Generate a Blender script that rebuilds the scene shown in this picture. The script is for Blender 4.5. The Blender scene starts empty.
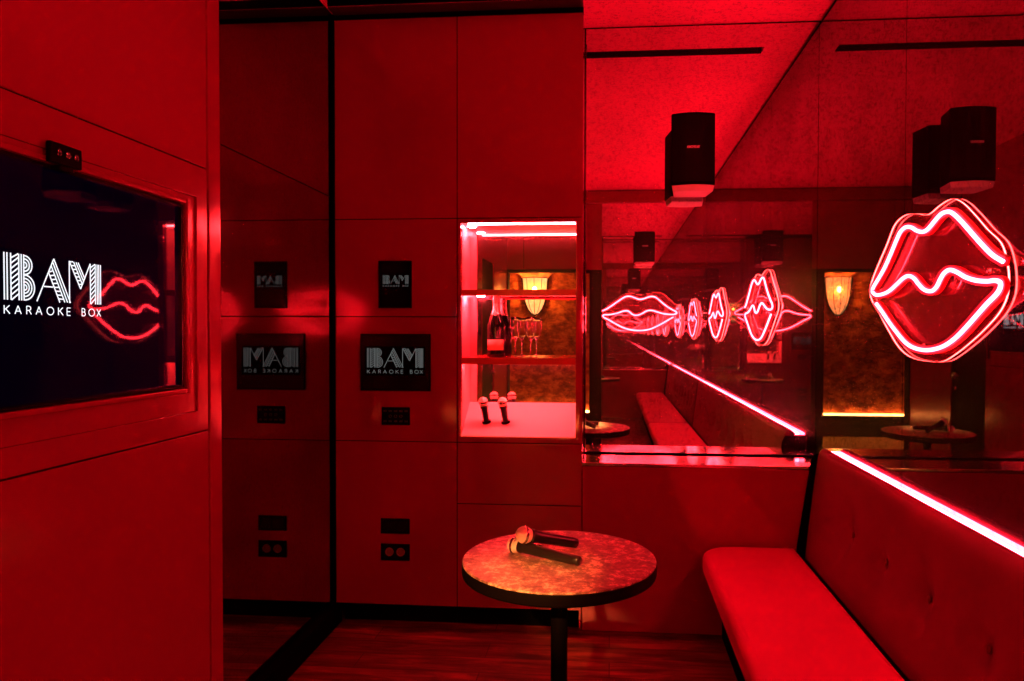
import bpy, bmesh, math, random
from mathutils import Vector, Matrix
random.seed(7)
sc = bpy.context.scene
COL = sc.collection
R = math.radians

# ------------------------------------------------------------------ camera
F, U0, V0 = 707.0, 554.0, 344.6
th, pt, rl = R(4.57), R(1.1), 0.0025
fw = Vector((-math.sin(th)*math.cos(pt), math.cos(th)*math.cos(pt), -math.sin(pt)))
rt = Vector((math.cos(th), math.sin(th), 0)); up = rt.cross(fw)
rt2 = rt*math.cos(rl)+up*math.sin(rl); up2 = up*math.cos(rl)-rt*math.sin(rl)
cd = bpy.data.cameras.new('camera'); cam = bpy.data.objects.new('camera', cd); COL.objects.link(cam)
M = Matrix((rt2, up2, -fw)).transposed().to_4x4(); M.translation = Vector((0, 0, 1.45))
cam.matrix_world = M
cd.sensor_width = 36.0; cd.sensor_fit = 'HORIZONTAL'; cd.lens = 36.0*F/1024.0
cd.shift_x = -(U0-512.0)/1024.0; cd.shift_y = (V0-340.5)/1024.0
cd.clip_start = 0.02; cd.clip_end = 100
sc.camera = cam

# ------------------------------------------------------------------ materials
def mat(name, col=(.5, .5, .5), rough=.5, metal=0., spec=.5, coat=0., emit=None, es=0., trans=0., ior=1.45, alpha=1.):
    m = bpy.data.materials.new(name); m.use_nodes = True
    b = m.node_tree.nodes['Principled BSDF']
    b.inputs['Base Color'].default_value = (*col, 1); b.inputs['Roughness'].default_value = rough
    b.inputs['Metallic'].default_value = metal; b.inputs['Specular IOR Level'].default_value = spec
    b.inputs['Coat Weight'].default_value = coat; b.inputs['Specular Tint'].default_value = (1, .35, .42, 1) if name.startswith('red_') else (1, 1, 1, 1); b.inputs['IOR'].default_value = ior
    b.inputs['Transmission Weight'].default_value = trans; b.inputs['Alpha'].default_value = alpha
    if emit: b.inputs['Emission Color'].default_value = (*emit, 1); b.inputs['Emission Strength'].default_value = es
    return m
def nodes(m):
    nt = m.node_tree; return nt, nt.nodes, nt.links, nt.nodes['Principled BSDF']
def noise(nt, scale, detail=4, rough=.6, stretch=(1, 1, 1), dist=0.):
    tc = nt.nodes.new('ShaderNodeTexCoord'); mp = nt.nodes.new('ShaderNodeMapping'); n = nt.nodes.new('ShaderNodeTexNoise')
    mp.inputs['Scale'].default_value = stretch
    nt.links.new(tc.outputs['Object'], mp.inputs[0]); nt.links.new(mp.outputs[0], n.inputs['Vector'])
    n.inputs['Scale'].default_value = scale; n.inputs['Detail'].default_value = detail; n.inputs['Roughness'].default_value = rough
    n.inputs['Distortion'].default_value = dist
    return n
def ramp(nt, src, stops):
    r = nt.nodes.new('ShaderNodeValToRGB'); e = r.color_ramp.elements
    while len(e) < len(stops): e.new(.5)
    for k, (p, c) in enumerate(stops):
        e[k].position = p; e[k].color = (*c, 1)
    nt.links.new(src, r.inputs[0]); return r
def bump(nt, src, st, dist=.01):
    b = nt.nodes.new('ShaderNodeBump'); b.inputs['Strength'].default_value = st; b.inputs['Distance'].default_value = dist
    nt.links.new(src, b.inputs['Height']); nt.links.new(b.outputs[0], nt.nodes['Principled BSDF'].inputs['Normal'])

def red_paint(name, a, b, rough=.33, scale=1.6, coat=.0):
    m = mat(name, a, rough, spec=.5, coat=coat); nt, N, L, P = nodes(m)
    n = noise(nt, scale, 5, .6); r = ramp(nt, n.outputs[0], [(.3, a), (.7, b)]); L.new(r.outputs[0], P.inputs['Base Color'])
    n2 = noise(nt, 9, 5, .6); r2 = ramp(nt, n2.outputs[0], [(.3, (rough-.015,)*3), (.7, (rough+.02,)*3)]); L.new(r2.outputs[0], P.inputs['Roughness'])
    return m
M_cab = red_paint('red_lacquer', (.20, .0005, .030), (.23, .001, .035), .088); M_cab.node_tree.nodes['Principled BSDF'].inputs['IOR'].default_value = 1.85
M_wall = red_paint('red_satin_panel', (.23, .0005, .042), (.26, .001, .048), .17, 1.2); M_wall.node_tree.nodes['Principled BSDF'].inputs['IOR'].default_value = 1.6
M_ceil = mat('rough_ceiling_plaster', (.5, .09, .15), .85)
nt, N, L, P = nodes(M_ceil)
n = noise(nt, 55, 5, .75); r = ramp(nt, n.outputs[0], [(.36, (.45, .03, .14)), (.47, (.80, .05, .22)), (.8, (.86, .06, .25))]); L.new(r.outputs[0], P.inputs['Base Color'])
n2 = noise(nt, 25, 6, .7); bump(nt, n2.outputs[0], .6, .006)
M_black = mat('matt_black', (.002, .0015, .002), .5, spec=.03)
M_gap = mat('black_gap', (.002, .002, .002), .9, spec=0.)
M_blackgloss = mat('black_gloss', (.004, .004, .006), .12, spec=.5)
M_screen = mat('dark_screen_glass', (.001, .001, .002), .03, spec=.3, emit=(.0, .0, .01), es=.22)
M_screen2 = mat('dim_screen_glass', (.006, .0015, .002), .12, spec=.4)
M_steel = mat('brushed_steel', (.6, .58, .56), .25, metal=1.)
M_brass = mat('aged_brass', (.55, .33, .12), .35, metal=1.)
M_white = mat('white_print', (.7, .7, .7), .5)
M_badge = mat('silver_badge', (.8, .78, .78), .4, metal=.3)
M_logo_tv = mat('lit_logo_bright', (0, 0, 0), .5, emit=(.86, .93, 1.0), es=1.2)
M_logo_s = mat('lit_logo_dim', (0, 0, 0), .5, emit=(.75, .85, .85), es=.16)
M_logo_xs = mat('lit_logo_faint', (0, 0, 0), .5, emit=(.75, .85, .85), es=.12)
M_counter = mat('white_counter', (.72, .66, .64), .35)
M_niche = mat('pale_niche_lining', (.80, .42, .42), .3)
M_shelf = mat('red_shelf_edge', (.40, .01, .02), .22)

# worn mirror
def mirror_mat(name, lo, hi, rough=.012, haze=.04):
    m = bpy.data.materials.new(name); m.use_nodes = True; nt = m.node_tree; nt.nodes.clear()
    out = nt.nodes.new('ShaderNodeOutputMaterial'); g = nt.nodes.new('ShaderNodeBsdfGlossy'); g.inputs['Roughness'].default_value = rough
    d = nt.nodes.new('ShaderNodeBsdfGlossy'); d.inputs['Roughness'].default_value = .28; d.inputs['Color'].default_value = (.5, .45, .45, 1)
    mx = nt.nodes.new('ShaderNodeMixShader'); mx.inputs[0].default_value = haze
    n = noise(nt, 60, 4, .7); n2 = noise(nt, 2.5, 6, .65)
    r1 = ramp(nt, n.outputs[0], [(.32, lo), (.50, hi)])
    r2 = ramp(nt, n2.outputs[0], [(.3, (.8, .8, .8)), (.65, (1, 1, 1))])
    mu = nt.nodes.new('ShaderNodeMix'); mu.data_type = 'RGBA'; mu.blend_type = 'MULTIPLY'; mu.inputs[0].default_value = 1
    nt.links.new(r1.outputs[0], mu.inputs[6]); nt.links.new(r2.outputs[0], mu.inputs[7])
    nt.links.new(mu.outputs[2], g.inputs['Color'])
    nt.links.new(g.outputs[0], mx.inputs[1]); nt.links.new(d.outputs[0], mx.inputs[2]); nt.links.new(mx.outputs[0], out.inputs[0])
    return m
M_mirror = mirror_mat('smoked_mirror', (.60, .57, .57), (.84, .81, .81))
M_mirror_right = mirror_mat('deep_smoked_mirror', (.30, .28, .28), (.43, .41, .41))
M_mirror_dark = mirror_mat('dark_smoked_mirror', (.34, .31, .31), (.44, .42, .42), .008, .015)
M_mirror_clear = mirror_mat('clear_mirror', (.74, .72, .72), (.78, .76, .76), .005)

# velvet / leatherette
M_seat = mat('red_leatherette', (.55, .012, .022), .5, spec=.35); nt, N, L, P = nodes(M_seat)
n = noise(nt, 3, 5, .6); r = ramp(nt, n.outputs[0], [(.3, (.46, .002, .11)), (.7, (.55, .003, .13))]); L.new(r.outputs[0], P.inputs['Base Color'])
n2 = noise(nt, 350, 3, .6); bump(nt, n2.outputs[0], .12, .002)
M_back = mat('shaded_red_leatherette', (.30, .002, .06), .5, spec=.3); nt, N, L, P = nodes(M_back)  # backrest: seat red made darker, its shade put into the colour
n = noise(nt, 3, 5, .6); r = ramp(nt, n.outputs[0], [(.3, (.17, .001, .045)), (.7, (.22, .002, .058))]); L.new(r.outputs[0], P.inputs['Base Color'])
M_button = mat('dark_red_button', (.16, .004, .008), .5)

# wood floor
M_floor = mat('dark_plank_floor', (.1, .04, .02), .4); nt, N, L, P = nodes(M_floor)
tc = N.new('ShaderNodeTexCoord'); br = N.new('ShaderNodeTexBrick'); L.new(tc.outputs['Object'], br.inputs['Vector'])
br.inputs['Scale'].default_value = 1; br.inputs['Brick Width'].default_value = 1.1; br.inputs['Row Height'].default_value = .14
br.inputs['Mortar Size'].default_value = .0025; br.inputs['Color1'].default_value = (.5, .5, .5, 1); br.inputs['Color2'].default_value = (1, 1, 1, 1); br.inputs['Mortar'].default_value = (.05, .05, .05, 1)
n = noise(nt, 3.0, 7, .68, (1, 8, 1), .6); r = ramp(nt, n.outputs[0], [(.36, (.03, .005, .005)), (.52, (.13, .022, .016)), (.70, (.34, .055, .04))])
mx = N.new('ShaderNodeMix'); mx.data_type = 'RGBA'; mx.blend_type = 'MULTIPLY'; mx.inputs[0].default_value = 1
L.new(r.outputs[0], mx.inputs[6]); L.new(br.outputs[0], mx.inputs[7]); L.new(mx.outputs[2], P.inputs['Base Color'])
r = ramp(nt, n.outputs[0], [(.3, (.5,)*3), (.7, (.33,)*3)]); L.new(r.outputs[0], P.inputs['Roughness'])
M_rug = mat('ochre_corridor_floor', (.42, .26, .08), .8); nt, N, L, P = nodes(M_rug)
n = noise(nt, 40, 5, .7); r = ramp(nt, n.outputs[0], [(.35, (.42, .26, .07)), (.65, (.75, .52, .18))]); L.new(r.outputs[0], P.inputs['Base Color'])

# table stone
M_stone = mat('mottled_stone', (.3, .2, .15), .32, spec=.5); nt, N, L, P = nodes(M_stone)
n = noise(nt, 30, 10, .80, dist=.15); r = ramp(nt, n.outputs[0], [(.32, (.03, .018, .014)), (.43, (.12, .075, .055)), (.52, (.24, .155, .11)), (.60, (.75, .56, .40)), (.68, (.30, .2, .15)), (.8, (.15, .10, .07))]); L.new(r.outputs[0], P.inputs['Base Color'])
r = ramp(nt, n.outputs[0], [(.3, (.38,)*3), (.7, (.5,)*3)]); L.new(r.outputs[0], P.inputs['Roughness'])
M_edge = mat('table_edge_band', (.003, .002, .002), .55, spec=.04)

# corridor wallpaper
M_paper = mat('clouded_bronze_wallpaper', (.3, .15, .06), .6); nt, N, L, P = nodes(M_paper)
n = noise(nt, 5.0, 9, .78, (1, 1, 1.6), .25); r = ramp(nt, n.outputs[0], [(.36, (.08, .012, .004)), (.48, (.36, .060, .014)), (.58, (.72, .19, .045)), (.72, (.90, .36, .10))]); L.new(r.outputs[0], P.inputs['Base Color'])
bump(nt, n.outputs[0], .5, .02)

# emitters
def emis(name, col, s):
    m = bpy.data.materials.new(name); m.use_nodes = True; nt = m.node_tree; nt.nodes.clear()
    o = nt.nodes.new('ShaderNodeOutputMaterial'); e = nt.nodes.new('ShaderNodeEmission'); e.inputs[0].default_value = (*col, 1); e.inputs[1].default_value = s
    nt.links.new(e.outputs[0], o.inputs[0]); return m
M_neon = emis('neon_core', (1, .021, .036), 155)
M_neon_edge = emis('edge_lit_acrylic', (1, .045, .045), 22)
M_led = emis('red_led', (1, .030, .055), 95)
M_led_niche = emis('red_led_niche', (1, .030, .036), 520)
M_puck = emis('red_puck', (1, .035, .05), 900)
M_led_warm = emis('warm_led', (1, .36, .07), 40)
M_bulb = emis('warm_bulb', (1, .38, .09), 2600)
M_spot = emis('warm_downlight', (1, .50, .17), 30)

def thin(name, tint, tr, dif, rough=.4):
    # thin sheet: mostly see-through, a little scattered light, a weak gloss
    m = bpy.data.materials.new(name); m.use_nodes = True; nt = m.node_tree; nt.nodes.clear()
    o = nt.nodes.new('ShaderNodeOutputMaterial'); t = nt.nodes.new('ShaderNodeBsdfTransparent'); t.inputs[0].default_value = (*tr, 1)
    d = nt.nodes.new('ShaderNodeBsdfDiffuse'); d.inputs[0].default_value = (*tint, 1)
    g = nt.nodes.new('ShaderNodeBsdfGlossy'); g.inputs['Roughness'].default_value = rough
    m1 = nt.nodes.new('ShaderNodeMixShader'); m1.inputs[0].default_value = dif
    m2 = nt.nodes.new('ShaderNodeMixShader'); m2.inputs[0].default_value = .05
    nt.links.new(t.outputs[0], m1.inputs[1]); nt.links.new(d.outputs[0], m1.inputs[2])
    nt.links.new(m1.outputs[0], m2.inputs[1]); nt.links.new(g.outputs[0], m2.inputs[2]); nt.links.new(m2.outputs[0], o.inputs[0]); return m
M_acrylic = thin('clear_acrylic_sheet', (.75, .10, .14), (.95, .93, .93), .05, .25)
def sheath_mat():
    m = bpy.data.materials.new('neon_sheath'); m.use_nodes = True; nt = m.node_tree; nt.nodes.clear()
    o = nt.nodes.new('ShaderNodeOutputMaterial'); t = nt.nodes.new('ShaderNodeBsdfTransparent'); t.inputs[0].default_value = (.98, .9, .9, 1)
    e = nt.nodes.new('ShaderNodeEmission'); e.inputs[0].default_value = (1, .012, .03, 1); e.inputs[1].default_value = 2.6
    mx = nt.nodes.new('ShaderNodeMixShader'); mx.inputs[0].default_value = .38
    nt.links.new(t.outputs[0], mx.inputs[1]); nt.links.new(e.outputs[0], mx.inputs[2]); nt.links.new(mx.outputs[0], o.inputs[0]); return m
M_sheath = sheath_mat()
M_backing = mat('red_channel_backing', (.6, .02, .03), .5)
M_glass = mat('clear_glass', (1, 1, 1), .02, trans=1., ior=1.45)
M_bottle = mat('dark_green_glass', (.012, .016, .010), .07, spec=.7)
M_foil = mat('pale_foil', (.95, .80, .76), .38, metal=.5)
nt, N, L, P = nodes(M_foil); n = noise(nt, 130, 4, .6); bump(nt, n.outputs[0], .7, .003)
M_label = mat('salmon_label', (.95, .60, .45), .6)
M_ball = mat('mic_mesh', (.90, .80, .66), .5, metal=.0); nt, N, L, P = nodes(M_ball)
vr = N.new('ShaderNodeTexVoronoi'); vr.inputs['Scale'].default_value = 420; tc = N.new('ShaderNodeTexCoord'); L.new(tc.outputs['Object'], vr.inputs['Vector']); bump(nt, vr.outputs[0], .6, .002)
M_mic = mat('mic_body_black', (.010, .009, .009), .28, spec=.6)
M_lampglass = bpy.data.materials.new('amber_lamp_glass'); M_lampglass.use_nodes = True; nt = M_lampglass.node_tree; nt.nodes.clear()
o_ = nt.nodes.new('ShaderNodeOutputMaterial'); e_ = nt.nodes.new('ShaderNodeEmission'); t_ = nt.nodes.new('ShaderNodeBsdfTransparent'); mx_ = nt.nodes.new('ShaderNodeMixShader')
n_ = noise(nt, 14, 4, .6); r_ = ramp(nt, n_.outputs[0], [(.3, (1.0, .40, .10)), (.7, (1.0, .58, .22))])
nt.links.new(r_.outputs[0], e_.inputs[0]); e_.inputs[1].default_value = 2.6; t_.inputs[0].default_value = (1, .75, .45, 1); mx_.inputs[0].default_value = .6
nt.links.new(t_.outputs[0], mx_.inputs[1]); nt.links.new(e_.outputs[0], mx_.inputs[2]); nt.links.new(mx_.outputs[0], o_.inputs[0])

# ------------------------------------------------------------------ mesh helpers
def obj(name, bm, m, parent=None, smooth=False, bevel=0., seg=2, kind=None):
    me = bpy.data.meshes.new(name); bmesh.ops.recalc_face_normals(bm, faces=bm.faces); bm.to_mesh(me); bm.free()
    for x in (m if isinstance(m, (list, tuple)) else [m]): me.materials.append(x)
    if smooth:
        for p in me.polygons: p.use_smooth = True
    o = bpy.data.objects.new(name, me); COL.objects.link(o)
    if parent is not None:
        o.parent = parent; o.matrix_parent_inverse = Matrix.Translation(-parent_loc(parent))
    if bevel:
        b = o.modifiers.new('bevel', 'BEVEL'); b.width = bevel; b.segments = seg; b.limit_method = 'ANGLE'; b.angle_limit = R(40)
        b.harden_normals = False
        for p in me.polygons: p.use_smooth = True
        o.modifiers.new('wn', 'WEIGHTED_NORMAL')
    if kind: o['kind'] = kind
    return o
def parent_loc(p):
    v = Vector(p.location)
    return v
def thing(name, label, cat, loc=(0, 0, 0), group=None, kind=None):
    o = bpy.data.objects.new(name, None); COL.objects.link(o); o.location = loc; o.empty_display_size = .05
    o['label'] = label; o['category'] = cat
    if group: o['group'] = group
    if kind: o['kind'] = kind
    return o
def tag(o, label, cat, group=None, kind=None):
    o['label'] = label; o['category'] = cat
    if group: o['group'] = group
    if kind: o['kind'] = kind
    return o
def bx(bm, x0, x1, y0, y1, z0, z1, mi=0):
    vs = [bm.verts.new((x, y, z)) for x in (x0, x1) for y in (y0, y1) for z in (z0, z1)]
    for f in ((0, 1, 3, 2), (4, 6, 7, 5), (0, 4, 5, 1), (2, 3, 7, 6), (0, 2, 6, 4), (1, 5, 7, 3)):
        q = bm.faces.new([vs[i] for i in f]); q.material_index = mi
    return vs
def box(*a):
    bm = bmesh.new(); bx(bm, *a); return bm
def holed(plane, a0, a1, b0, b1, h, c0, c1):
    """a slab with rectangular holes h=[(a0,a1,b0,b1)], made as welded cells; plane 'x' (a=y,b=z) or 'y' (a=x,b=z)"""
    bm = bmesh.new(); A = sorted({a0, a1, *[v for q in h for v in q[:2]]}); B = sorted({b0, b1, *[v for q in h for v in q[2:]]})
    A = [a for a in A if a0 <= a <= a1]; B = [b for b in B if b0 <= b <= b1]
    vd = {}
    def V(a, b, c):
        k = (a, b, c)
        if k not in vd: vd[k] = bm.verts.new((c, a, b) if plane == 'x' else (a, c, b))
        return vd[k]
    def solid(i, j):
        if i < 0 or j < 0 or i >= len(A)-1 or j >= len(B)-1: return False
        ca, cb = (A[i]+A[i+1])/2, (B[j]+B[j+1])/2
        return not any(q[0] < ca < q[1] and q[2] < cb < q[3] for q in h)
    for i in range(len(A)-1):
        for j in range(len(B)-1):
            if not solid(i, j): continue
            p = [(A[i], B[j]), (A[i+1], B[j]), (A[i+1], B[j+1]), (A[i], B[j+1])]
            for c in (c0, c1): bm.faces.new([V(*q, c) for q in p])
            for (di, dj, u, v) in ((0, -1, 0, 1), (1, 0, 1, 2), (0, 1, 2, 3), (-1, 0, 3, 0)):
                if not solid(i+di, j+dj): bm.faces.new([V(*p[u], c0), V(*p[v], c0), V(*p[v], c1), V(*p[u], c1)])
    return bm
def lathe(bm, prof, seg=32, org=(0, 0, 0), axis=None, mi=0):
    """prof [(r,z)], spun about z, then turned so that z points along axis"""
    q = Vector((0, 0, 1)).rotation_difference(Vector(axis).normalized()) if axis is not None else None
    rings = []
    def T(v):
        v = Vector(v)
        if q: v = q @ v
        return v+Vector(org)
    for r, z in prof:
        if r < 1e-6: rings.append([bm.verts.new(T((0, 0, z)))])
        else: rings.append([bm.verts.new(T((r*math.cos(2*math.pi*k/seg), r*math.sin(2*math.pi*k/seg), z))) for k in range(seg)])
    for a, b in zip(rings, rings[1:]):
        for k in range(seg):
            k2 = (k+1) % seg
            if len(a) == 1 and len(b) == 1: continue
            if len(a) == 1: f = bm.faces.new((a[0], b[k], b[k2]))
            elif len(b) == 1: f = bm.faces.new((a[k], b[0], a[k2]))
            else: f = bm.faces.new((a[k], b[k], b[k2], a[k2]))
            f.material_index = mi
    return bm
def tube(bm, pts, r, seg=8, caps=True):
    pts = [Vector(p) for p in pts]; rings = []
    ref = None
    for i, p in enumerate(pts):
        t = (pts[min(i+1, len(pts)-1)]-pts[max(i-1, 0)]).normalized()
        if ref is None: ref = t.orthogonal().normalized()
        ref = (ref-t*ref.dot(t)).normalized(); b = t.cross(ref)
        rings.append([bm.verts.new(p+(ref*math.cos(2*math.pi*k/seg)+b*math.sin(2*math.pi*k/seg))*r) for k in range(seg)])
    for a, b in zip(rings, rings[1:]):
        for k in range(seg): bm.faces.new((a[k], a[(k+1) % seg], b[(k+1) % seg], b[k]))
    if caps: bm.faces.new(rings[0][::-1]); bm.faces.new(rings[-1])
    return bm
def prism(bm, poly, f0, f1):
    """poly of (a,b); f0/f1 map (a,b) to the two end faces"""
    A = [bm.verts.new(f0(a, b)) for a, b in poly]; B = [bm.verts.new(f1(a, b)) for a, b in poly]
    bm.faces.new(A[::-1]); bm.faces.new(B); n = len(poly)
    for i in range(n): bm.faces.new((A[i], A[(i+1) % n], B[(i+1) % n], B[i]))
    return bm
def spline(pts, sub=8, closed=False):
    out = []; n = len(pts); rng = range(n) if closed else range(n-1)
    for i in rng:
        g = lambda k: pts[k % n] if closed else pts[max(0, min(n-1, k))]
        p0, p1, p2, p3 = g(i-1), g(i), g(i+1), g(i+2)
        for s in range(sub):
            t = s/sub
            out.append(tuple(.5*((2*b)+(c-a)*t+(2*a-5*b+4*c-d)*t*t+(3*b-a-3*c+d)*t**3) for a, b, c, d in zip(p0, p1, p2, p3)))
    if not closed: out.append(tuple(pts[-1]))
    return out

# ------------------------------------------------------------------ lettering drawn as strokes
def logo_strokes():
    S = []  # (polyline, width); units: word is 6.17 wide, 2.1 high
    w = .062
    def ln(*p): S.append((list(p), w))
    def arc(cx, cy, r, a0=-90, a1=90, n=14): S.append(([(cx+r*math.cos(R(a0+(a1-a0)*k/n)), cy+r*math.sin(R(a0+(a1-a0)*k/n))) for k in range(n+1)], w))
    # B
    for x in (.04, .2, .40, .84, .98, 1.12): ln((x, 0), (x, 2.1))
    for k in range(9):
        y = .02+k*.235; ln((.42, y-.02 if y > .1 else 0), (.82, min(2.1, y+.27)))
    for r in (.13, .28, .43): arc(1.16, 1.62, r)
    for r in (.12, .26, .41, .57): arc(1.16, .60, r)
    # A
    ln((1.86, 0), (2.92, 2.08)); ln((2.30, .72), (2.86, .72))
    ln((2.58, 1.42), (3.28, 0)); ln((2.75, 1.74), (3.60, .02)); ln((2.85, 1.92), (3.78, .02)); ln((2.92, 2.08), (3.98, 0))
    for k in range(8):
        t = k/8; x = 2.58+.70*t; y = 1.42-1.42*t; ln((x, y), (x+.24+.05*t, y-.03+.1*(1-t)))
    # M
    ln((3.92, 0), (3.92, 2.08)); ln((3.92, 2.08), (4.68, .74)); ln((4.22, 2.05), (4.80, .98)); ln((4.38, 2.05), (4.90, 1.12)); ln((4.52, 2.05), (4.99, 1.26))
    for k in range(7):
        t = k/7; x = 3.95+.72*t; y = 2.04-1.26*t; ln((x, y), (x+.23-.06*t, y+.02))
    ln((4.68, .74), (5.38, 2.08))
    for x in (5.38, 5.74, 5.88, 6.00, 6.13): ln((x, 0), (x, 2.08))
    for k in range(9):
        y = .02+k*.235; ln((5.40, y-.02 if y > .1 else 0), (5.72, min(2.08, y+.27)))
    # KARAOKE BOX
    G = {'K': [[(0, 0), (0, 1)], [(.62, 1), (0, .42)], [(.18, .58), (.66, 0)]],
         'A': [[(0, 0), (.38, 1), (.76, 0)], [(.14, .34), (.62, .34)]],
         'R': [[(0, 0), (0, 1), (.3, 1), (.46, .9), (.52, .74), (.46, .57), (.3, .48), (0, .48)], [(.28, .48), (.58, 0)]],
         'O': [[(.46+.46*math.cos(2*math.pi*k/18), .5+.5*math.sin(2*math.pi*k/18)) for k in range(19)]],
         'E': [[(.5, 1), (0, 1), (0, 0), (.5, 0)], [(0, .5), (.46, .5)]],
         'B': [[(0, 0), (0, 1), (.28, 1), (.42, .9), (.45, .76), (.4, .6), (.28, .53), (0, .53)], [(.28, .53), (.46, .42), (.52, .27), (.46, .1), (.3, 0), (0, 0)]],
         'X': [[(0, 0), (.6, 1)], [(0, 1), (.6, 0)]]}
    pos = [('K', .02), ('A', .60), ('R', 1.26), ('A', 1.80), ('O', 2.46), ('K', 3.18), ('E', 3.74), ('B', 4.76), ('O', 5.24), ('X', 5.84)]
    for c, x in pos:
        for pl in G[c]: S.append(([(x+a*.46, -.62+b*.37) for a, b in pl], .045))
    return S
def ribbons(bm, strokes, f, depth=.0006, lift=0.):
    """f(a,b,c) maps units + depth to the world"""
    for pl, w in strokes:
        for (ax, ay), (bx_, by) in zip(pl, pl[1:]):
            dx, dy = bx_-ax, by-ay; l = math.hypot(dx, dy)
            if l < 1e-6: continue
            nx, ny = -dy/l*w/2, dx/l*w/2
            q = [(ax+nx, ay+ny), (bx_+nx, by+ny), (bx_-nx, by-ny), (ax-nx, ay-ny)]
            prism(bm, q, lambda a, b: f(a, b, lift), lambda a, b: f(a, b, lift+depth))
LOGO = logo_strokes()

# ================================================================== THE ROOM
YB, YC, XR, XT, XM, ZC, YR = 3.66, 3.39, 1.035, -1.14, -1.365, 3.01, -.55
def S(o): o['kind'] = 'structure'; return o

S(obj('floor', box(-1.60, 1.20, YR-.12, 3.85, -.06, 0), M_floor))
# ceiling with the recessed black air slot
cb = bmesh.new()
SY0, SY1, SX0, SX1 = 3.245, 3.335, XM+.001, .835
for a in ((-1.6, 1.2, -3.0, SY0, ZC, ZC+.1), (-1.6, 1.2, SY1, 3.85, ZC, ZC+.1), (-1.6, SX0, SY0, SY1, ZC, ZC+.1), (SX1, 1.2, SY0, SY1, ZC, ZC+.1)): bx(cb, *a)
ceil = S(obj('ceiling', cb, M_ceil))
t = thing('air_slot', 'long thin black air slot recessed in the red ceiling before the cabinets', 'vent', ((SX0+SX1)/2, 3.29, ZC))
sl = bmesh.new(); bx(sl, SX0, SX1, SY0, SY1, ZC+.05, ZC+.06)
obj('slot_back', sl, M_gap, t)
sl = bmesh.new()
bx(sl, SX0, SX1, SY0+.0005, SY0+.004, ZC-.002, ZC+.05); bx(sl, SX0, SX1, SY1-.004, SY1-.0005, ZC-.002, ZC+.05)
bx(sl, SX0, SX1, SY0+.015, SY0+.018, ZC+.005, ZC+.04)
obj('slot_frame', sl, M_black, t)

# back wall: masonry, mirror
wb = S(obj('wall_back', box(-1.60, 1.20, YB+.012, YB+.13, 0, ZC), M_gap))
def mir(name, x0, x1, y0, y1, z0, z1, m, par): return obj(name, box(x0, x1, y0, y1, z0, z1), m, par)
mir('mirror_panel', -.131, XR-.001, YB, YB+.010, .825, 2.999, M_mirror, wb)
# right wall: mirror in four sheets
wr = S(obj('wall_right', box(XR+.012, XR+.13, YR-.1, YB, 0, ZC), M_gap))
ys = [YR, .48, 1.54, 2.60, YB-.001]
for a, b in zip(ys, ys[1:]): mir('mirror_panel', XR, XR+.010, a+.0022, b-.0022, .60, 2.978, M_mirror_right, wr)
lowp = obj('lower_panel', box(XR, XR+.011, YR, YB-.001, .0, .597), M_wall, wr)
# left: deep television wall, then the mirrored wall behind it
wl = S(obj('wall_left', box(XM-.20, XM-.012, YR-.1, 3.75, 0, ZC), M_gap))
mir('mirror_panel', XM-.010, XM, 1.90, YC-.014, .10, 2.0995, M_mirror_dark, wl)
mir('mirror_panel', XM-.010, XM, 1.90, YC-.014, 2.1035, 2.99, M_mirror_dark, wl)
obj('corner_strip', box(XM-.010, XM+.014, YC-.014, YC-.001, .0, 2.99), M_gap, wl)
S(obj('baseboard_left', box(XM-.010, XM+.035, 1.99, YC+.02, 0, .098), M_gap))

# television wall (box standing XT..XM): panels with grooves
Z1, Z2, YE = 1.905, 1.166, 1.987
DY0, DY1, DZ = .36, .98, 2.10     # black door opening
TY0, TY1, TZ0, TZ1 = .962, 1.818, 1.296, 1.787
TY0 = 1.04
tw = S(obj('wall_television', holed('x', YR-.1, YE, 0, ZC, [(DY0, DY1, -.1, DZ), (TY0-.01, TY1+.01, TZ0-.01, TZ1+.01)], XM+.10, XT-.016), M_gap))
g = .002
P_ = lambda y0, y1, z0, z1, holes=(): obj('panel', holed('x', y0+g, y1-g, z0+g, z1-g, list(holes), XT-.016, XT), M_wall, tw, bevel=.0012, seg=1)
P_(DY1, 1.925, Z1, ZC-.004)
P_(DY1, 1.925, Z2, Z1, [(TY0-.055, TY1+.055, TZ0-.070, TZ1+.03)])
P_(DY1, 1.925, .0, Z2)
P_(DY0, DY1, DZ, ZC-.004)
P_(YR, DY0, 0, ZC-.004)
obj('corner_post', box(XT-.22, XT+.003, 1.929, YE+.002, 0, ZC-.002), M_wall, tw, bevel=.003)
# recessed frame around the screen
fb = holed('x', TY0-.0, TY1+.055, TZ0-.070, TZ1+.03, [(TY0-.0, TY1+.003, TZ0-.003, TZ1+.003)], XT-.0155, XT-.006)
obj('screen_surround', fb, M_wall, tw, bevel=.001, seg=1)
fb = bmesh.new()
bx(fb, XT-.006, XT+.004, TY1+.003, TY1+.016, TZ0-.016, TZ1+.016); bx(fb, XT-.006, XT+.004, TY0, TY1+.003, TZ0-.016, TZ0-.003); bx(fb, XT-.006, XT+.004, TY0, TY1+.003, TZ1+.003, TZ1+.016)
obj('screen_trim', fb, M_wall, tw, bevel=.003)

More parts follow.
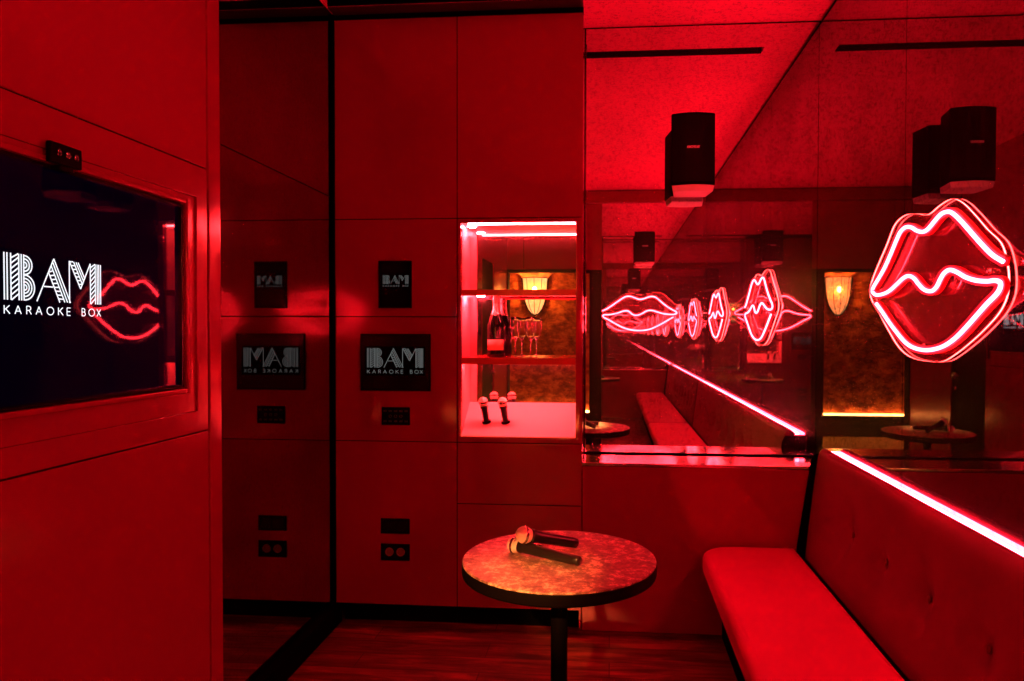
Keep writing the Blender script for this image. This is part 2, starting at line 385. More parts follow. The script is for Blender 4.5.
# the black door in the television wall
dr = S(obj('door_1', box(XT-.05, XT-.012, DY0+.004, DY1-.004, .004, DZ-.004), M_black, bevel=.002))
dh = bmesh.new()
lathe(dh, [(0, 0), (.026, 0), (.026, .008), (.010, .010), (.010, .045), (0, .047)], 20, (XT-.012, DY0+.07, 1.05), (1, 0, 0))
tube(dh, [(XT+.028, DY0+.07, 1.05), (XT+.030, DY0+.12, 1.05), (XT+.028, DY0+.20, 1.047)], .009, 10)
obj('door_handle', dh, M_steel, dr, smooth=True)
dk = bmesh.new(); lathe(dk, [(0, 0), (.022, 0), (.022, .007), (0, .008)], 18, (XT-.012, DY0+.07, .93), (1, 0, 0)); obj('lock_plate', dk, M_steel, dr, smooth=True)

# rear wall with doorway and mirror
OX0, OX1, OZ = XT, -.235, 2.10
rw = S(obj('wall_rear', holed('y', XM, 1.20, 0, ZC, [(OX0, OX1, -.1, OZ)], YR-.12, YR-.012), M_gap))
mir('mirror_panel', -.10, XR-.001, YR-.010, YR, .0, 2.86, M_mirror, rw)
obj('head_panel', holed('y', OX0, -.10, OZ+.03, 2.86, [(-.962, -.956, 0, 4)], YR-.012, YR-.002), M_wall, rw)
obj('head_panel', box(OX0, XR-.001, YR-.012, YR+.006, 2.872, 3.0), M_cab, rw, bevel=.003)
obj('head_bead', box(OX0, XR-.001, YR-.010, YR+.008, 2.862, 2.869), M_steel, rw)
S(obj('door_2', holed('y', OX0+.002, -.102, .001, OZ+.028, [(OX0+.010, OX1, -.1, OZ)], YR-.125, YR+.004), M_black, bevel=.002))

# corridor behind the doorway
YW = -2.78
S(obj('floor_corridor', box(-2.4, 1.3, YW-.1, YR-.121, -.06, 0), M_rug))
cw = S(obj('wall_corridor', box(-2.4, 1.3, YW-.1, YW, .305, ZC), M_paper))
S(obj('baseboard_corridor', box(-2.4, 1.3, YW-.1, YW+.05, 0, .290), M_black))
S(obj('wall_corridor_side', box(-2.5, -2.4, YW-.1, YR-.13, 0, ZC), M_wall))
S(obj('wall_corridor_end', box(1.3, 1.4, YW-.1, YR-.13, 0, ZC), M_wall))
S(obj('wall_corridor_front', box(-2.4, XM-.001, YR-.14, YR-.12, 0, ZC), M_wall))
S(obj('ceiling_corridor', box(-2.4, 1.3, YW-.1, -3.0+.001, ZC, ZC+.1), M_ceil))
tag(obj('led_strip', box(-2.38, 1.28, YW+.012, YW+.045, .291, .318), M_led_warm), 'warm glowing light line above the dark corridor baseboard', 'light strip')
# sconce
SXc = -1.07
sc_ = thing('wall_sconce', 'amber glass half-bowl wall lamp on the clouded corridor wallpaper', 'wall lamp', (SXc, YW, 1.68))
def half_bowl(bm, k=1., y0=0.):
    prof = [(.012, 1.675), (.05, 1.70), (.095, 1.76), (.128, 1.84), (.150, 1.94), (.163, 2.05), (.172, 2.17), (.180, 2.20)]
    n = 20; rows = []
    for r, z in prof: rows.append([bm.verts.new((SXc+k*r*math.cos(math.pi*i/n), YW+y0+.004+k*.8*r*math.sin(math.pi*i/n), z)) for i in range(n+1)])
    for a, b in zip(rows, rows[1:]):
        for i in range(n): bm.faces.new((a[i], a[i+1], b[i+1], b[i]))
    return prof
hb = bmesh.new(); prof = half_bowl(hb); obj('lamp_shade', hb, M_lampglass, sc_, smooth=True)
fr = bmesh.new()
for i in (0, 6, 10, 14, 20):
    a = math.pi*i/20
    tube(fr, [(SXc+r*1.05*math.cos(a), YW+.012+.8*r*1.03*math.sin(a), z) for r, z in prof], .012 if i in (0, 20) else .004, 8)
tube(fr, [(SXc+.182*math.cos(math.pi*i/20), YW+.006+.8*.182*math.sin(math.pi*i/20), 2.20) for i in range(21)], .006, 6)
lathe(fr, [(0, -.02), (.012, -.012), (.016, 0), (.012, .012), (0, .018)], 14, (SXc, YW+.018, 1.67))
obj('lamp_frame', fr, mat('dark_bronze', (.05, .025, .012), .4, metal=.8), sc_, smooth=True)
bb = bmesh.new(); lathe(bb, [(0, -.045), (.022, -.035), (.032, 0), (.022, .035), (0, .045)], 16, (SXc, YW+.07, 2.03)); obj('bulb', bb, M_bulb, sc_, smooth=True)
# corridor downlight
dl = thing('ceiling_downlight', 'small round warm downlight in the corridor ceiling', 'downlight', (-.66, -2.52, ZC))
b = bmesh.new(); lathe(b, [(.058, -.001), (.058, -.010), (.044, -.012), (.044, -.001)], 24, (-.66, -2.52, ZC)); obj('trim_ring', b, M_black, dl, smooth=True)
b = bmesh.new(); lathe(b, [(0, -.004), (.043, -.004), (.043, -.002), (0, -.002)], 24, (-.66, -2.52, ZC)); obj('lens', b, M_spot, dl)

# ================================================================== CABINETS
XD, XE = -.744, -.135
def door(name, x0, x1, z0, z1, par, holes=()):
    return obj(name, holed('y', x0+g, x1-g, z0+g, z1-g, list(holes), YC, YC+.018), M_cab, par, bevel=.0012, seg=1)
def carcass(x0, x1, par, hole=None):
    h = [] if hole is None else [hole]
    bm = holed('y', x0, x1, .099, 2.965, h, YC+.0185, YC+.03)
    bx(bm, x0, x0+.012, YC+.03, YB+.01, .099, 2.965); 
    return obj('carcass', bm, M_gap, par)
c1 = thing('tall_cabinet', 'tall flush red lacquer cabinet in the corner holding two screens and sockets', 'cabinet', (-1.05, YC, 0))
carcass(XM+.003, XD, c1)
for z0, z1 in ((1.995, 2.967), (1.518, 1.995), (.906, 1.518), (.097, .906)): door('door', XM+.003, XD, z0, z1, c1)
obj('plinth', box(XM+.04, XD, YC+.045, YC+.06, 0, .096), M_gap, c1)
c2 = thing('tall_cabinet', 'tall red lacquer cabinet with the lit open bottle niche', 'cabinet', (-.44, YC, 0))
NX0, NX1, NZ0, NZ1, NYB = -.725, -.166, .935, 1.972, 3.61
# right flank of the cabinet that stands proud of the mirror
carcass(XD, XE-.01, c2, (NX0, NX1, NZ0, NZ1))
obj('side_panel', box(XE-.014, XE, YC+.0185, YB-.001, 0, 2.965), M_cab, c2, bevel=.001, seg=1)
door('door', XD, XE, 1.995, 2.967, c2)
door('niche_frame', XD, XE, .906, 1.995, c2, [(NX0, NX1, NZ0, NZ1)])
door('drawer', XD, XE, .606, .906, c2); door('drawer', XD, XE, .097, .606, c2)
obj('plinth', box(XD, XE-.003, YC+.045, YC+.06, 0, .096), M_gap, c2)
obj('niche_side', box(NX0-.010, NX0, YC+.019, NYB+.02, NZ0-.01, NZ1+.01), M_niche, c2)
obj('niche_side', box(NX1, NX1+.010, YC+.019, NYB+.02, NZ0-.01, NZ1+.01), M_niche, c2)
obj('niche_top', box(NX0, NX1, YC+.019, NYB+.02, NZ1, NZ1+.01), M_niche, c2)
obj('niche_mirror', box(NX0, NX1, NYB, NYB+.01, NZ0, NZ1), M_mirror_clear, c2)
# sloping counter
b = bmesh.new(); prism(b, [(YC+.004, .938), (NYB-.001, 1.082), (NYB-.001, 1.07), (YC+.004, .926)], lambda a, z: (NX0+.0005, a, z), lambda a, z: (NX1-.0005, a, z))
obj('sloping_counter', b, M_counter, c2)
for za, zb in ((1.621, 1.650), (1.288, 1.319)):
    b = bmesh.new(); bx(b, NX0+.001, NX1-.001, YC+.006, YC+.020, za, zb); bx(b, NX0+.001, NX1-.001, YC+.020, NYB-.001, zb-.012, zb)
    obj('shelf', b, M_shelf, c2)
led = obj('led_strip', box(NX0+.03, NX1-.005, YC+.021, YC+.026, NZ1-.006, NZ1-.0005), M_led_niche, c2)
b = bmesh.new(); bx(b, NX0+.01, NX1-.01, YC+.024, YC+.034, 1.319-.016, 1.319-.0125); obj('led_strip', b, M_led_niche, c2)
b = bmesh.new(); bx(b, NX0+.02, NX1-.02, YC+.021, YC+.027, 1.630, 1.6375); rl_ = box(NX0+.002, NX1-.002, YC+.0285, YC+.0305, 1.6255, 1.6378); obj('added_light_lip', rl_, M_shelf, c2); obj('led_strip', b, emis('added_fill_led', (1, .05, .06), 130), c2)  # unseen strip and screening lip, added to brighten the bottle foil
for x in (-.69,):
    b = bmesh.new(); lathe(b, [(0, -.006), (.020, -.006), (.022, 0), (0, 0)], 20, (x, YC+.10, 1.650-.0125)); obj('puck_light', b, M_puck, c2)
    b = bmesh.new(); lathe(b, [(0, -.006), (.020, -.006), (.022, 0), (0, 0)], 20, (x, YC+.10, NZ1-.0005)); obj('puck_light', b, M_puck, c2)
# dark shadow gap above the cabinets
S(obj('trim_1', box(XM, XE, YC+.03, YC+.05, 2.965, ZC), M_gap))

S(obj('ceiling_shade_strip', box(XM, XE, SY1+.006, YC+.03, ZC-.006, ZC-.0005), mat('dark_red_trim', (.03, .001, .002), .6)))  # dark colour stands in for the shade on this ceiling strip
# boxed ledge below the back mirror
lw = thing('mirror_ledge', 'low boxed red panel with a polished ledge under the back mirror', 'ledge', (.46, YC, 0))
obj('front_panel', box(XE+.003, XR-.001, YC+.001, YC+.02, .004, .800), M_cab, lw, bevel=.0015, seg=1)
M_ledge = mat('polished_ledge', (1., .85, .85), .11, metal=1.)
nt, N, L, P = nodes(M_ledge); n = noise(nt, 6, 3, .5); bump(nt, n.outputs[0], .03, .01)
obj('ledge_top', box(XE+.001, XR-.001, YC-.002, YB-.001, .803, .818), [M_ledge], lw, bevel=.002)
obj('upstand', box(XE+.001, XR-.001, YB-.012, YB-.001, .8182, .8245), M_black, lw)

# ------------------------------------------------------------------ devices on the corner cabinet
def screen(name, x0, x1, z0, z1, label, lx0, lw_, lz, ml, scr=M_screen2, inner=True):
    t = thing(name, label, 'screen', ((x0+x1)/2, YC, z0))
    obj('bezel', holed('y', x0, x1, z0, z1, [(x0+.006, x1-.006, z0+.006, z1-.006)], YC-.010, YC), M_black, t, bevel=.002)
    obj('display', box(x0+.006, x1-.006, YC-.0075, YC-.0005, z0+.006, z1-.006), scr, t)
    k = lw_/6.17
    b = bmesh.new()
    if inner: obj('picture_area', box(lx0-.008, lx0+lw_+.008, YC-.0080, YC-.0076, lz-.64*k-.008, lz+2.1*k+.008), M_gap, t)
    ribbons(b, LOGO, lambda a, q, c: (lx0+a*k, YC-.0083-c, lz+q*k), .0004); obj('logo', b, ml, t)
    return t
screen('touch_screen', -1.224, -.873, 1.155, 1.435, 'wide black wall screen showing the striped white word above the switch plate', -1.190, .280, 1.269, M_logo_s)
screen('tablet_screen', -1.133, -.967, 1.560, 1.791, 'small upright black tablet with the tiny striped word on the corner cabinet', -1.110, .128, 1.677, M_logo_xs, mat('tablet_glass', (.002, .001, .001), .1, spec=.15), False)
t = thing('control_panel', 'black keypad plate below the wide wall screen', 'control panel', (-1.05, YC, .99))
obj('plate', box(-1.119, -.977, YC-.008, YC, .987, 1.075), M_black, t, bevel=.003)
for r_, z in enumerate((1.056, 1.031, 1.006)):
    for k in range(3 if r_ == 1 else 5):
        x = -1.101+(k*.0265 if r_ != 1 else .0265+k*.0265)
        b = bmesh.new()
        if r_ == 1: lathe(b, [(.0075, 0), (.0075, .002), (.0055, .0022), (.0055, 0)], 14, (x, YC-.008, z), (0, -1, 0))
        else: bx(b, x-.008, x+.008, YC-.0095, YC-.008, z-.004, z+.004)
        obj('button', b, mat('key_grey', (.03, .012, .012), .4, spec=.2), t)
t = thing('blank_plate', 'plain black blank plate above the double socket', 'wall plate', (-1.05, YC, .45))
obj('plate', box(-1.125, -.979, YC-.007, YC, .451, .527), M_black, t, bevel=.003)
b = bmesh.new(); bx(b, -1.112, -1.054, YC-.0085, YC-.007, .462, .516); bx(b, -1.050, -.992, YC-.0085, YC-.007, .462, .516); obj('insert', b, M_blackgloss, t, bevel=.001, seg=1)
t = thing('power_socket', 'black double round power socket near the floor', 'power socket', (-1.05, YC, .32))
obj('plate', box(-1.125, -.979, YC-.007, YC, .318, .402), M_black, t, bevel=.003)
Mk = mat('socket_ring', (.14, .04, .04), .35)
for x in (-1.080, -1.024):
    b = bmesh.new(); lathe(b, [(.021, 0), (.021, .003), (.017, .003), (.017, .0005), (0, .0005)], 24, (x, YC-.007, .362), (0, -1, 0)); obj('outlet', b, Mk, t, smooth=False)

# ------------------------------------------------------------------ television
tv = thing('television', 'large black glossy television sunk in the red wall showing the striped white word', 'television', (XT, 1.4, TZ0))
obj('casing', box(XT-.034, XT-.0265, TY0, TY1, TZ0, TZ1), M_black, tv)
obj('bezel', holed('x', TY0, TY1, TZ0, TZ1, [(TY0+.008, TY1-.008, TZ0+.008, TZ1-.008)], XT-.026, XT-.004), M_blackgloss, tv, bevel=.001, seg=1)
b = box(XT-.0190, XT-.0140, TY0+.008, TY1-.008, TZ0+.008, TZ1-.008)
for v in b.verts: v.co.x -= (v.co.y-1.81)*math.tan(R(1.25))   # the panel leans a hair towards the back wall
obj('display', b, M_screen, tv)
b = bmesh.new(); k = .264/6.17
ribbons(b, LOGO, lambda a, q, c: (XT-.0138-(1.248+a*k-1.81)*math.tan(R(1.25))+c, 1.248+a*k, 1.507+q*k), .0004); obj('logo', b, M_logo_tv, tv)
t = thing('motion_sensor', 'small black sensor box on top edge of the television', 'sensor', (XT, 1.39, 1.78))
obj('body', box(XT+.0042, XT+.016, 1.344, 1.430, 1.789, 1.832), M_black, t, bevel=.003)
b = bmesh.new()
for y in (1.365, 1.388, 1.411): lathe(b, [(.007, 0), (.007, .002), (.005, .0025), (0, .001)], 14, (XT+.016, y, 1.812), (1, 0, 0))
obj('lens', b, M_blackgloss, t)
obj('clip', box(XT-.0038, XT+.014, 1.370, 1.408, 1.778, 1.7888), M_black, t, bevel=.002)

# ------------------------------------------------------------------ bench
bn = thing('bench', 'long red buttoned banquette seat along the mirrored right wall', 'bench', (.75, 1.4, 0))
obj('base', box(.53, .90, YR+.01, 3.37, 0, .325), M_gap, bn, bevel=.003)
# seat cushion
def rounded_slab(x0, x1, y0, y1, z0, z1, rc, rb):
    bm = bmesh.new(); outline = []
    for k in range(9):
        a = math.pi-math.pi/2*k/8
        outline.append((x0+rc+rc*math.cos(a), y1-rc+rc*math.sin(a)))
    outline += [(x1, y1), (x1, y0), (x0, y0)]
    lv = []
    for s in range(7):
        a = math.pi/2*s/6; lv.append((rb*(1-math.sin(a)), z0+rb-rb*math.cos(a)))
    for s in range(7):
        a = math.pi/2*s/6; lv.append((rb*(1-math.cos(a)), z1-rb+rb*math.sin(a)))
    cx, cy = (x0+x1)/2, (y0+y1)/2; rings = []
    for ins, z in lv:
        ring = []
        for x, y in outline:
            dx = 1 if x < cx else -1; dy = 1 if y < cy else -1
            ring.append(bm.verts.new((x+ins*(dx if x < x0+rc+.001 or x == x1 else 0), y+ins*(dy if (y > y1-rc-.001 or y == y0) else 0), z)))
        rings.append(ring)
    n = len(outline)
    for a, b in zip(rings, rings[1:]):
        for i in range(n): bm.faces.new((a[i], a[(i+1) % n], b[(i+1) % n], b[i]))
    bm.faces.new(rings[0][::-1]); bm.faces.new(rings[-1]); return bm
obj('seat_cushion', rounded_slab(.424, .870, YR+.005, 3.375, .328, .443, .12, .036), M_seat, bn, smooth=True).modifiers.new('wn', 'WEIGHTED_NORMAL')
# backrest: profile swept along the wall, dimpled at the buttons
prof = [(.910, .20), (.902, .42)]
prof += [(.902+.052*t, .42+.435*t) for t in [k/16 for k in range(1, 17)]]
prof += [(.957, .878), (.964, .896), (.973, .906), (.987, .910), (.998, .907), (1.003, .900), (1.004, .885), (1.004, .2)]
btn = [(1.851+.334*k) for k in range(-7, 4)]
btn = [y for y in btn if y > YR+.1]
bm = bmesh.new(); rows = []; ny = 260; y0b, y1b = YR+.004, 3.370
for i in range(ny+1):
    y = y0b+(y1b-y0b)*i/ny; row = []
    e = min(y-y0b, y1b-y); rnd = .022*(1-min(1, e/.03))**2
    for j, (x, z) in enumerate(prof):
        d = 0
        if j < 22:
            for yb in btn:
                q = ((y-yb)**2+((z-.65)*.9)**2)
                d += .018*math.exp(-q/.0014)+.014*math.exp(-q/.0075)
            d += .0025*math.exp(-((z-.65)/.012)**2)
        wob = .0015*math.sin(y*9)*math.sin(z*11)
        row.append(bm.verts.new((x+d+wob+(rnd if j < 22 else 0), y, z-(rnd*.7 if 16 < j < 24 else 0))))
    rows.append(row)
for a, b in zip(rows, rows[1:]):
    for j in range(len(prof)-1): bm.faces.new((a[j], a[j+1], b[j+1], b[j]))
    bm.faces.new((a[-1], a[0], b[0], b[-1]))
bm.faces.new(rows[0]); bm.faces.new(rows[-1][::-1])
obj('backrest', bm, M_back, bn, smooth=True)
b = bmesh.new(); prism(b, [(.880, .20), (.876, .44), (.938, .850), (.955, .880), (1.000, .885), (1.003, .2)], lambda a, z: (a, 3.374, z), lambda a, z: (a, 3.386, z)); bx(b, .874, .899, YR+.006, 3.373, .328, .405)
obj('shadow_backing', b, M_gap, bn)  # black filler stands in for shade in the seat seam and end gap
for y in btn:
    b = bmesh.new(); lathe(b, [(0, -.004), (.010, -.003), (.013, .001), (.009, .0045), (0, .006)], 16, (.9265+.029, y, .65), (-1, 0, .15)); obj('button', b, M_button, bn, smooth=True)
lc = thing('led_strip', 'glowing red light strip along the top of the banquette back', 'light strip', (1.02, 1.4, .86))
obj('channel', box(1.0055, XR-.001, YR+.004, 3.368, .70, .8835), M_gap, lc)
obj('diffuser', box(1.0065, XR-.0015, YR+.006, 3.355, .884, .896), M_led, lc)

# ------------------------------------------------------------------ neon lips
lipz = [(540, 270), (500, 245), (460, 205), (420, 160), (380, 115), (350, 88), (330, 82), (305, 92), (280, 120), (258, 146), (238, 158), (215, 154), (195, 142), (175, 140), (155, 155),
        (138, 190), (118, 238), (95, 290), (70, 335), (52, 365), (48, 385), (62, 397), (90, 392), (115, 378), (140, 355), (165, 332), (185, 325), (205, 335), (225, 360), (245, 378),
        (270, 382), (290, 365), (305, 335), (320, 312), (340, 302), (365, 310), (400, 330), (440, 342), (480, 345), (510, 342), (530, 350), (530, 370), (515, 395), (480, 430),
        (440, 475), (400, 520), (360, 560), (320, 588), (280, 602), (240, 605), (200, 595), (170, 575), (140, 540), (110, 500), (80, 455), (62, 430)]
outz = [(345, 34), (300, 58), (268, 86), (245, 95), (215, 90), (180, 92), (150, 108), (125, 140), (100, 205), (70, 275), (48, 330), (36, 375), (42, 415), (70, 465), (105, 530), (145, 595),
        (190, 632), (250, 647), (310, 648), (360, 620), (420, 572), (475, 520), (525, 462), (552, 405), (560, 345), (553, 270), (530, 200), (480, 150), (430, 92), (385, 48)]
def unproj_x(zx, zy, X):
    u, v = 860+zx/3.78, 190+zy/3.78
    d = fw+rt2*((u-U0)/F)-up2*((v-V0)/F); k = X/d.x
    return (d.y*k, 1.45+d.z*k)
lipA = [unproj_x(a, b, XR-.0295) for a, b in lipz]; outA = [unproj_x(a, b, XR-.012) for a, b in outz]
cy = (min(p[0] for p in outA)+max(p[0] for p in outA))/2; cz = (min(p[1] for p in outA)+max(p[1] for p in outA))/2
lip2 = [(cy-y, z-cz) for y, z in lipA]    # a: to the viewer's right when facing the sign
out2 = [(cy-y, z-cz) for y, z in outA]
lip_s = spline(lip2, 6); out_s = spline(out2, 4, True)
def lips(label, loc, T, sc2=1.):
    """T(a,b,c): a right, b up, c out from the wall"""
    t = thing('neon_lips', label, 'neon sign', loc, 'neon lips on the mirrors')
    A = bmesh.new(); prism(A, [(a*sc2, b*sc2) for a, b in out_s], lambda a, b: T(a, b, .007), lambda a, b: T(a, b, .012)); A2 = A
    for f in A2.faces: f.material_index = 1 if len(f.verts) == 4 else 0
    obj('acrylic_backing', A2, [M_acrylic, M_neon_edge], t)
    pts = [T(a*sc2, b*sc2, .0295) for a, b in lip_s]
    b = bmesh.new(); tube(b, pts, .0060, 10); obj('neon_tube', b, M_neon, t, smooth=True)
    b = bmesh.new(); tube(b, pts, .0132, 12); obj('tube_sleeve', b, M_sheath, t, smooth=True)
    b = bmesh.new()
    n = len(lip_s)
    L_, R_ = [], []
    for i in range(n):
        p, q = lip_s[max(0, i-1)], lip_s[min(n-1, i+1)]; dx, dy = q[0]-p[0], q[1]-p[1]; l = math.hypot(dx, dy) or 1
        nx, ny = -dy/l*.0122, dx/l*.0122; c = lip_s[i]; L_.append((c[0]*sc2+nx, c[1]*sc2+ny)); R_.append((c[0]*sc2-nx, c[1]*sc2-ny))
    V4 = [[b.verts.new(T(*L_[i], .0122)), b.verts.new(T(*R_[i], .0122)), b.verts.new(T(*R_[i], .0262)), b.verts.new(T(*L_[i], .0262))] for i in range(n)]
    for p, q in zip(V4, V4[1:]):
        for k in range(4): b.faces.new((p[k], p[(k+1) % 4], q[(k+1) % 4], q[k]))
    b.faces.new(V4[0][::-1]); b.faces.new(V4[-1]); obj('tube_channel', b, M_backing, t)
    for a, c in ((-.36, 0), (.40, .01), (0, .17), (0, -.20)):
        b = bmesh.new(); o0 = Vector(T(a*sc2, c*sc2, 0)); o1 = Vector(T(a*sc2, c*sc2, 1)); lathe(b, [(0, .0003), (.008, .0003), (.008, .0079), (0, .0079)], 14, o0, o1-o0); obj('standoff', b, M_steel, t, smooth=False)
        b = bmesh.new(); lathe(b, [(0, .0121), (.008, .0121), (.007, .016), (0, .017)], 14, o0, o1-o0); obj('standoff', b, M_steel, t, smooth=False)
    return t
lips('large glowing neon lips sign on the mirrored wall right above the red banquette', (XR, cy, cz), lambda a, b, c: (XR-c, cy-a, cz+b))
YL2 = .47
lips('neon lips sign farther along the banquette, seen only as a narrow reflection', (XR, YL2, cz), lambda a, b, c: (XR-c, YL2-a, cz+b))
lips('wide neon lips sign facing the back mirror, seen reflected whole and frontal', (.355, YR, 1.65), lambda a, b, c: (.355-a, YR+c, 1.65+b), .90)

# ------------------------------------------------------------------ speakers
def speaker(label, x0, x1, ywall, sgn, z0, z1):
    """sgn -1: front faces -y"""
    xc = (x0+x1)/2; t = thing('wall_speaker', label, 'speaker', (xc, ywall, z0), 'wall speakers on the mirrors')
    yb, yf = ywall+sgn*.065, ywall+sgn*.235
    w = (x1-x0)/2
    foot = []   # curved front
    for k in range(11):
        u = -1+2*k/10; foot.append((u*w, yf-sgn*.028*u*u))
    poly = foot+[(w*.80, yb), (-w*.80, yb)]
    b = bmesh.new(); prism(b, poly, lambda a, y: (xc+a, y, z0+.03), lambda a, y: (xc+a, y, z1)); obj('body', b, M_black, t, bevel=.006)
    b = bmesh.new()
    n = len(foot)
    prism(b, [(a*.94, y+sgn*.0005) for a, y in foot]+[(a*.94, y+sgn*.004) for a, y in foot[::-1]], lambda a, y: (xc+a, y, z0+.045), lambda a, y: (xc+a, y, z1-.012))
    M_gr = mat('speaker_grille', (.005, .003, .004), .6, spec=.1)
    obj('grille', b, M_gr, t)
    # underside cover slopes to the wall
    b = bmesh.new(); poly2 = [(a*.97, y) for a, y in foot]+[(w*.80, yb), (-w*.80, yb)]
    prism(b, poly2, lambda a, y: (xc+a, y, z0+.030-.0002), lambda a, y: (xc+a*.93, y+(-sgn)*.004, z0)); obj('bottom_cover', b, mat('grey_plastic', (.55, .42, .42), .45), t, bevel=.003)
    b = bmesh.new(); bx(b, xc-.03, xc+.03, min(ywall, yb), max(ywall, yb), z0+.10, z1-.08); obj('bracket', b, M_black, t, bevel=.004)
    # badge
    G = {'B': [[(0, 0), (.1, 1), (.6, 1), (.66, .75), (.55, .52), (.06, .52)], [(.55, .52), (.68, .3), (.55, 0), (0, 0)]], 'O': [[(0, 0), (.1, 1), (.65, 1), (.55, 0), (0, 0)]],
         'S': [[(.65, 1), (.1, 1), (.06, .5), (.58, .5), (.53, 0), (0, 0)]], 'E': [[(.65, 1), (.1, 1), (0, 0), (.55, 0)], [(.06, .5), (.55, .5)]]}
    S_ = []
    for i, c in enumerate('BOSE'):
        for pl in G[c]: S_.append(([(i*.86+a, q) for a, q in pl], .24))
    k = .0185
    b = bmesh.new(); zc = z0+.03+(z1-z0-.03)*.50
    ribbons(b, S_, lambda a, q, c: (xc-sgn*-1*0+(-sgn)*(a*k-1.7*k)*1, yf+sgn*(.0042+c), zc+q*k*.5), .001)
    obj('badge', b, M_badge, t)
    return t
speaker('black wall speaker high on the back mirror, beside the ceiling slot', .287, .497, YB, -1, 2.122, 2.495)
speaker('black wall speaker above the frontal neon lips, seen in the back mirror', .252, .472, YR, 1, 2.165, 2.520)

# ------------------------------------------------------------------ table
TX, TY = -.155, 2.165
tb = thing('round_table', 'round pedestal table with a mottled stone top and black edge', 'table', (TX, TY, 0))
b = bmesh.new(); lathe(b, [(0, .742), (.294, .742), (.2965, .744), (.2975, .7475), (.2965, .750), (.294, .7512), (0, .7512)], 96, (TX, TY, 0)); obj('table_top', b, M_stone, tb, smooth=True, bevel=0).modifiers.new('wn', 'WEIGHTED_NORMAL')
b = bmesh.new(); lathe(b, [(0, .7085), (.293, .7085), (.297, .711), (.2985, .716), (.2985, .742), (.296, .7465), (.2955, .7418), (0, .7418)], 96, (TX, TY, 0)); obj('edge_band', b, M_edge, tb, smooth=True).modifiers.new('wn', 'WEIGHTED_NORMAL')
b = bmesh.new(); lathe(b, [(.0, .030), (.026, .030), (.026, .700), (.0, .700)], 28, (TX, TY, 0)); obj('column', b, M_black, tb, smooth=True).modifiers.new('wn', 'WEIGHTED_NORMAL')
b = bmesh.new(); bx(b, TX-.12, TX+.12, TY-.02, TY+.02, .700, .7082); bx(b, TX-.02, TX+.02, TY-.12, TY+.12, .6995, .7080); obj('bracket', b, M_black, tb)
b = bmesh.new(); lathe(b, [(0, 0), (.215, 0), (.215, .008), (.205, .013), (.06, .024), (.034, .034), (.027, .05), (0, .05)], 48, (TX, TY, 0)); obj('foot_plate', b, M_black, tb, smooth=True).modifiers.new('wn', 'WEIGHTED_NORMAL')

# ------------------------------------------------------------------ microphones
def mic(label, head, tail, length=None, group=None, ball_r=.0245, cut=1., stand=False):
    """head: centre of the ball; tail: end of the handle"""
    h, tl = Vector(head), Vector(tail); ax = (tl-h); Ln = ax.length; ax.normalize()
    t = thing('microphone', label, 'microphone', tuple(tl if stand else h), group)
    r = ball_r
    b = bmesh.new(); lathe(b, [(0, -r), (r*.42, -r*.92), (r*.74, -r*.68), (r*.95, -r*.32), (r, 0), (r*.98, r*.28), (r*.86, r*.62), (r*.72, r*.86)], 32, h, ax)
    obj('head_mesh', b, M_ball, t, smooth=True)
    b = bmesh.new(); lathe(b, [(r*1.015, -.004), (r*1.04, -.002), (r*1.04, .003), (r*1.01, .005)], 32, h, ax); obj('band', b, M_steel, t, smooth=True)
    b = bmesh.new(); lathe(b, [(0, r*.80), (r*.78, r*.80), (r*.84, r*1.0), (r*.82, r*1.3), (r*.72, r*1.6), (r*.68, Ln*.55), (r*.62, Ln*.9), (r*.60, Ln-.003), (r*.5, Ln), (0, Ln)], 28, h, ax); obj('handle', b, M_mic, t, smooth=True)
    n = Vector((0, 0, 1))-ax*ax.z; n.normalize(); p = h+ax*(Ln*.40)+n*(r*.665)
    if not stand:
        b = bmesh.new(); q = ax*.010; s = ax.cross(n)*.0055
        vs = [b.verts.new(p+dx*q+dy*s+dz*n*.0018) for dz in (0, 1) for dx, dy in ((-1, -1), (1, -1), (1, 1), (-1, 1))]
        for f in ((0, 1, 2, 3), (4, 7, 6, 5), (0, 4, 5, 1), (1, 5, 6, 2), (2, 6, 7, 3), (3, 7, 4, 0)): b.faces.new([vs[i] for i in f])
        obj('switch', b, M_steel, t)
    else:
        b = bmesh.new(); lathe(b, [(r*.66, -.010), (r*.93, -.010), (r*.97, -.004), (r*.93, .0), (r*.66, .0)], 28, tl, ax); obj('holder_ring', b, M_black, t, smooth=True)
    return t
mic('black microphone on the round table, its pale ball head resting on the other one', (-0.265, 2.163, 0.819), (-.106, 2.268, .7665), ball_r=.0262)
mic('black microphone lying across the front of the table, pointing to its near edge', (-.299, 2.197, .7762), (-.088, 2.085, .7675), ball_r=.0245)
ns = Vector((0, -.144, .22)).normalized()
def on_slope(x, y): return Vector((x, y, .938+(y-YC-.004)*(.144/(NYB-YC-.005))))
for x, lab in ((-.6135, 'black microphone standing in the niche counter, nearer its pale side wall'), (-.517, 'black microphone standing in the niche counter, nearer the middle')):
    tl = on_slope(x, 3.475)+ns*.002
    mic(lab, tl+Vector((-.012, -.026, .106)), tl, ball_r=.0235, stand=True)

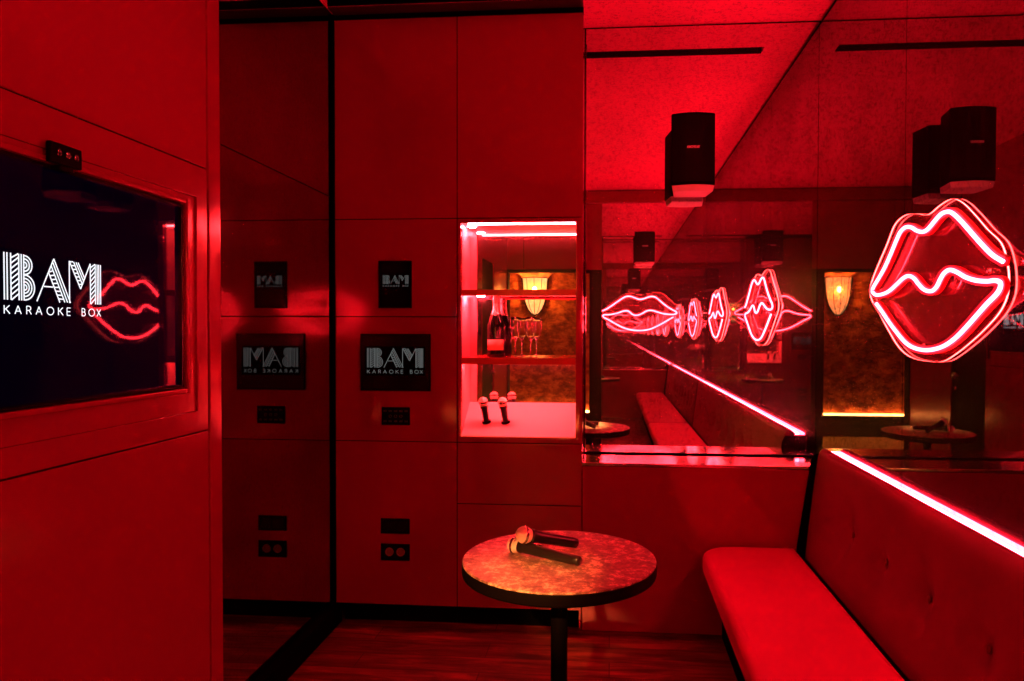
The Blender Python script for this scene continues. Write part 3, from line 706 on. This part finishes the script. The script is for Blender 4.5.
# ------------------------------------------------------------------ bottle and flutes
zs = 1.319
bt = thing('champagne_bottle', 'dark champagne bottle with pale foil neck and salmon label on the niche shelf', 'bottle', (-.568, 3.49, zs))
b = bmesh.new(); lathe(b, [(0, .006), (.030, .002), (.040, 0), (.0435, .006), (.0440, .02), (.0440, .145), (.041, .168), (.032, .195), (.022, .222), (.0165, .245), (.0150, .262), (0, .262)], 40, (-.568, 3.49, zs)); obj('body', b, M_bottle, bt, smooth=True)
b = bmesh.new(); lathe(b, [(.0262, .213), (.0215, .228), (.0180, .245), (.0166, .262), (.0168, .280), (.0185, .284), (.0185, .296), (.0165, .302), (.012, .306), (0, .307)], 32, (-.568, 3.49, zs)); obj('foil', b, M_foil, bt, smooth=True)
def lab_patch(z0, z1, a0, a1, r, m, name):
    b = bmesh.new(); n = 20; A = []
    for i in range(n+1):
        a = R(a0+(a1-a0)*i/n); A.append((b.verts.new((-.568+r*math.cos(a), 3.49+r*math.sin(a), z0+zs)), b.verts.new((-.568+r*math.cos(a), 3.49+r*math.sin(a), z1+zs))))
    for p, q in zip(A, A[1:]): b.faces.new((p[0], q[0], q[1], p[1]))
    o = obj(name, b, m, bt, smooth=True); so = o.modifiers.new('s', 'SOLIDIFY'); so.thickness = .0005; so.offset = 1
lab_patch(.035, .088, 205, 335, .0445, M_label, 'label')
b = bmesh.new(); lathe(b, [(0, 0), (.011, 0), (.011, .0015), (0, .002)], 20, (-.568, 3.49-.0245, zs+.216), (0, -1, .35)); obj('neck_seal', b, M_foil, bt)
# thin chain like wire collar lines
def flute(label, x, y, group='flutes on the niche shelf'):
    t = thing('champagne_flute', label, 'glass', (x, y, zs), group)
    b = bmesh.new()
    prof = [(0, .001), (.029, .001), (.030, .002), (.012, .004), (.004, .010), (.0034, .05), (.004, .080), (.010, .090), (.019, .105), (.0255, .128), (.0270, .150), (.0262, .180), (.0248, .200),
            (.0238, .200), (.0252, .180), (.0260, .150), (.0245, .128), (.018, .107), (.009, .094), (0, .090)]
    lathe(b, prof, 32, (x, y, zs)); obj('glass_body', b, M_glass, t, smooth=True); return t
flute('clear champagne flute beside the bottle', -.470, 3.48)
flute('clear champagne flute farther from the bottle, beside the other flute', -.393, 3.475)

# ------------------------------------------------------------------ lights & world
ld = bpy.data.lights.new('downlight_beam', 'SPOT'); ld.energy = 5600; ld.color = (1, .30, .07); ld.spot_size = R(5.8); ld.spot_blend = 1.; ld.shadow_soft_size = .05
lo = bpy.data.objects.new('downlight_beam', ld); COL.objects.link(lo); lo.location = (-.66, -2.52, ZC-.03)
lo.rotation_euler = (Vector((-.25, 2.06, .75))-Vector(lo.location)).to_track_quat('-Z', 'Y').to_euler()
w = bpy.data.worlds.new('world'); sc.world = w; w.use_nodes = True; w.node_tree.nodes['Background'].inputs[0].default_value = (0, 0, 0, 1)

sc.view_settings.view_transform = 'Standard'; sc.view_settings.look = 'None'; sc.view_settings.exposure = 0; sc.view_settings.gamma = 1
sc.view_settings.use_curve_mapping = False
cy_ = sc.cycles
cy_.max_bounces = 20; cy_.glossy_bounces = 16; cy_.diffuse_bounces = 5; cy_.transmission_bounces = 10; cy_.transparent_max_bounces = 24
cy_.caustics_reflective = True; cy_.caustics_refractive = True; cy_.blur_glossy = 0.02
cy_.sample_clamp_indirect = 30.0; cy_.use_denoising = True
try: cy_.denoiser = 'OPENIMAGEDENOISE'; cy_.denoising_input_passes = 'RGB_ALBEDO_NORMAL'
except Exception: pass
cy_.use_adaptive_sampling = False
